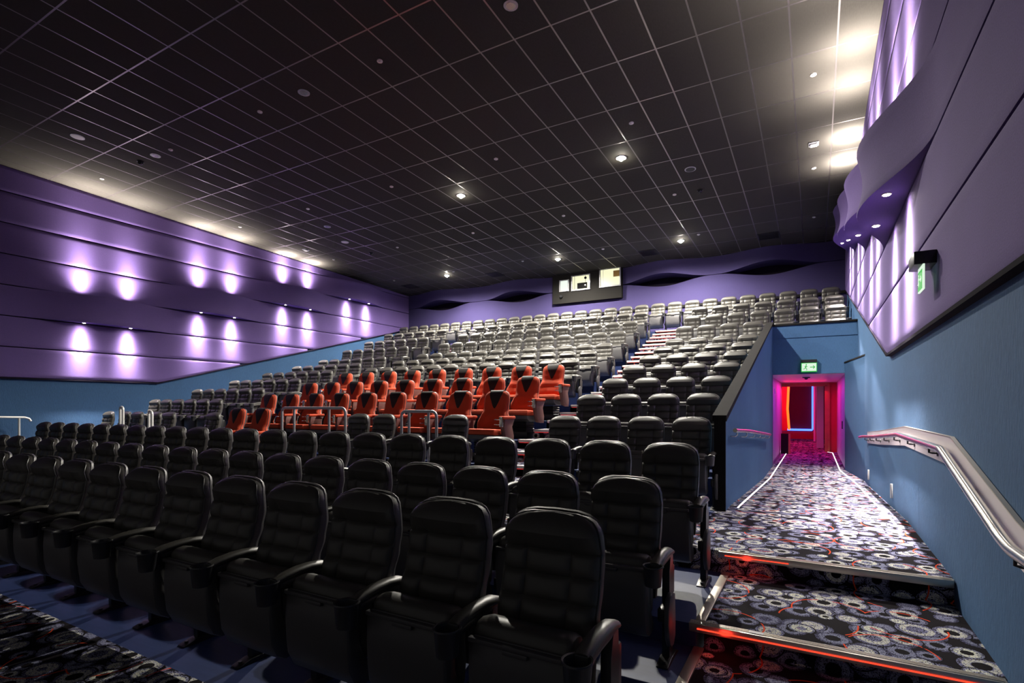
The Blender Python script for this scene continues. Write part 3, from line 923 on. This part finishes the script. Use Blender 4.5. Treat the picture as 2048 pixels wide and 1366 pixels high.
tag(t, 'green and white running-man exit sign above the pink-lit doorway', 'exit sign')
t = empty('exit_sign', (.72, 5.2, 2.62))
m = MB(); m.box(-.06, .08, -.12, .16, 0, .10, .004); mk('housing', m, 'black_metal', t)
m = MB(); m.box(-.006, .006, -.13, .10, -.19, .0); fc = mk('sign_face', m, 'sign_white', t)
m = MB(); m.box(-.0075, .0075, -.10, .09, -.18, -.03); mk('green_field', m, 'sign_green', fc)
m = MB(); running_man(m, .14, 0)
for v in m.bm.verts: v.co = Vector((-.0085 + v.co.y, -v.co.x*.9-.0, v.co.z*.9-.10))
mk('pictogram', m, 'sign_white', fc)
tag(t, 'black bracket with hanging green exit plate on the purple right wall', 'exit sign')

# ------------------------------------------------------------------ wall lamps and ceiling fittings
def light(kind, name, loc, energy, color=(1, .93, .8), rot=None, **k):
    l = bpy.data.lights.new(name, kind); l.energy = energy; l.color = color
    for a, v in k.items(): setattr(l, a, v)
    o = bpy.data.objects.new(name, l); COL.objects.link(o); o.location = loc
    if rot: o.rotation_euler = rot
    return o
WALLC = (1, .90, .84)
def beam_profile(l, terms):
    # reflector lamp: a tight core with soft spill, as strength over angle
    l.use_nodes = True; nt = l.node_tree; em = nt.nodes['Emission']
    tc = N(nt, 'ShaderNodeTexCoord'); sp = N(nt, 'ShaderNodeSeparateXYZ'); L(nt, tc.outputs['Normal'], sp.inputs[0])
    c = math_(nt, 'ABSOLUTE', sp.outputs[2]); acc = None
    for k, n in terms:
        v = math_(nt, 'MULTIPLY', math_(nt, 'POWER', c, n), k)
        acc = v if acc is None else math_(nt, 'ADD', acc, v)
    L(nt, acc, em.inputs['Strength'])
m = MB(); m.cyl((0, 0, -.004), .042, .012, n=20); lamp_body = m.mesh('trim_ring', 'pale_fitting')
m = MB(); m.cyl((0, 0, -.012), .030, .006, n=20); lamp_face = m.mesh('lens', 'wall_lamp')
WD, WU = 3300, 3000
for side, face, sg, wname in (('left', PXL, 1, 'left'), ('right', PXR, -1, 'right')):
    for p, yc in enumerate(PC):
        for q, dy in enumerate((-.53, .53)):
            y = yc+dy; x = face + sg*.18
            zl = F0+G[p+2]+.012; zt = F0+G[p+3]-.012
            for up in ((0, 1) if p < 3 else (0,)):
                t = empty('wall_spotlight', (x, y, zt if up else zl))
                if up: t.rotation_euler.x = PI
                link('trim_ring', lamp_body, t); link('lens', lamp_face, t)
                tag(t, '%s spotlight in the %s bulge of the %s wall from the screen end, %s lamp' % (
                    'upward' if up else 'downward', ORD[p], wname, 'nearer' if q == 0 else 'farther'),
                    'wall spotlight', '%s wall spotlights' % wname)
                z = zt+.03 if up else zl-.03
                a = .05*sg
                lo = light('SPOT', 'wall_beam', (x-.03*sg, y, z), WU if up else WD, WALLC,
                      rot=(PI if up else 0, .07*sg*(1 if up else 1), 0), spot_size=math.radians(160), spot_blend=.3, shadow_soft_size=.025)
                beam_profile(lo.data, ((1., 38), (.38, 8), (.010, 1)) if up else ((1., 34), (.15, 9), (.004, 1)))
def ceil_fix(kind, pts, label):
    for i, (x, y) in enumerate(pts):
        z = ceil_z(y)
        t = empty(kind, (x, y, z)); t.rotation_euler.x = tilt
        m = MB()
        if kind == 'sprinkler': m.cyl((0, 0, -.008), .045, .016, n=16); m.cyl((0, 0, -.02), .018, .02, n=10); mk('cap', m, 'pale_fitting', t)
        elif kind == 'ceiling_speaker':
            m.cyl((0, 0, -.006), .12, .012, n=28); mk('rim', m, 'rail_grey', t)
            m = MB(); m.cyl((0, 0, -.014), .10, .006, n=28); mk('grille', m, 'pale_fitting' if x < -10 else 'vent', t)
        elif kind == 'unlit_downlight':
            m.cyl((0, 0, -.005), .10, .012, n=28); mk('rim', m, 'rail_grey', t)
            m = MB(); m.cyl((0, 0, -.012), .065, .008, n=24); mk('reflector', m, 'steel', t)
        elif kind == 'dome_camera':
            m.cyl((0, 0, -.01), .07, .02, n=20); mk('rim', m, 'black_metal', t)
            m = MB(); m.sphere((0, 0, -.025), .055, n=16); mk('dome', m, 'glass_dark', t)
        elif kind == 'ceiling_sensor':
            m.box(-.09, .09, -.09, .09, -.02, 0, .004); mk('plate', m, 'rail_grey', t)
            m = MB(); m.box(-.06, .06, -.06, .06, -.05, -.02, .004); mk('lens_box', m, 'white_paint', t)
        elif kind == 'ceiling_vent':
            m.box(-.29, .29, -.29, .29, -.015, 0); mk('frame', m, 'vent', t)
            m = MB()
            for k in range(8): m.box(-.26, .26, -.26+k*.07, -.235+k*.07, -.03, -.012)
            mk('grille', m, 'black_metal', t)
        tag(t, '%s, %.0f metres from the left wall and %.0f from the back wall' % (label, x-XL, YB-y), kind.replace('_', ' '), kind.replace('_', ' ') + ' fittings in the ceiling')
spr = [(x, y) for y in (6.38, 9.95, 13.54, 16.7) for x in (-15.0, -12.02, -9.02, -6.03, -3.03, -.02) if (x, y) not in ((-3.03, 6.38), (-.02, 6.38))]
ceil_fix('sprinkler', spr, 'small pale sprinkler')
ceil_fix('ceiling_speaker', [(-13.2, 5.18), (-13.19, 12.37), (-2.42, 12.36)], 'round ceiling speaker')
ceil_fix('unlit_downlight', [(-12.6, 6.37), (-7.8, 6.37), (-3.63, 6.38), (-12.61, 11.14)], 'unlit round downlight')
ceil_fix('dome_camera', [(-13.2, 6.36), (-13.25, 13.6), (-2.43, 13.57)], 'small black dome')
ceil_fix('ceiling_sensor', [(-14.98, 12.32), (-.02, 12.38)], 'small square sensor')
ceil_fix('ceiling_vent', [(-10.8, 17.74), (-15.01, 17.74), (-1.21, 17.74), (-4.81, 17.74)], 'dark square ceiling vent')
LAMPS = [(-3.62, 11.16), (-7.80, 11.16), (-7.80, 17.03), (-3.62, 17.03), (-12.58, 17.03)]
for (x, y) in LAMPS:
    z = ceil_z(y); t = empty('ceiling_downlight', (x, y, z)); t.rotation_euler.x = tilt
    m = MB(); m.cyl((0, 0, -.005), .11, .014, n=28); mk('rim', m, 'rail_grey', t)
    m = MB(); m.cyl((0, 0, -.014), .075, .008, n=24); m.sphere((0, 0, -.02), .05); mk('bulb', m, 'lamp', t)
    tag(t, 'brightly lit round downlight, %.0f metres from the left wall and %.0f from the back wall' % (x-XL, YB-y), 'downlight', 'lit downlights in the dark ceiling')
    light('SPOT', 'downlight_beam', (x, y, z-.08), 3100, (1, .95, .84), spot_size=math.radians(172), spot_blend=.7, shadow_soft_size=.05)

# coloured foyer light
def area(name, loc, size, e, col, rot):
    o = light('AREA', name, loc, e, col, rot); o.data.shape = 'RECTANGLE'; o.data.size = size[0]; o.data.size_y = size[1]; return o
light('POINT', 'step_light', (-.50, 3.48, .12), .3, (1, .04, .02), shadow_soft_size=.04)
light('POINT', 'step_light', (-.50, 4.68, .28), .25, (1, .04, .02), shadow_soft_size=.04)
area('foyer_magenta', (-.6, 23.5, 2.9), (2.5, 2.5), 160, (1, .02, .25), (0, 0, 0))
area('passage_magenta', (-.3, 18.4, 2.27), (.8, 1.6), 36, (1, .01, .5), (0, 0, 0))
area('passage_violet', (-.15, 16.0, 2.27), (.8, 1.2), 12, (.45, .06, 1), (0, 0, 0))
area('door_red', (-.3, 20.0, 2.1), (1.2, .3), 14, (1, .02, .05), (math.radians(-25), 0, 0))

# ------------------------------------------------------------------ camera, world, view
cam = bpy.data.cameras.new('camera'); co = bpy.data.objects.new('camera', cam); COL.objects.link(co); scn.camera = co
co.location = (0, 0, F0); co.rotation_euler = (PI/2, 0, .514969)
cam.sensor_width = 36; cam.lens = 1070.35/2048*36; cam.shift_y = (811.6-683)/2048
cam.clip_start = .05; cam.clip_end = 100
w = bpy.data.worlds.new('world'); scn.world = w; w.use_nodes = True
w.node_tree.nodes['Background'].inputs[0].default_value = (.95, .92, .9, 1); w.node_tree.nodes['Background'].inputs[1].default_value = .09
scn.view_settings.view_transform = 'Standard'; scn.view_settings.look = 'None'
scn.view_settings.exposure = 0.0; scn.view_settings.gamma = 1; scn.view_settings.use_curve_mapping = False
scn.cycles.use_denoising = True; scn.cycles.use_adaptive_sampling = True; scn.cycles.adaptive_threshold = .02
scn.cycles.max_bounces = 6; scn.cycles.diffuse_bounces = 4; scn.cycles.glossy_bounces = 3
scn.cycles.sample_clamp_indirect = 4
bpy.context.view_layer.update()
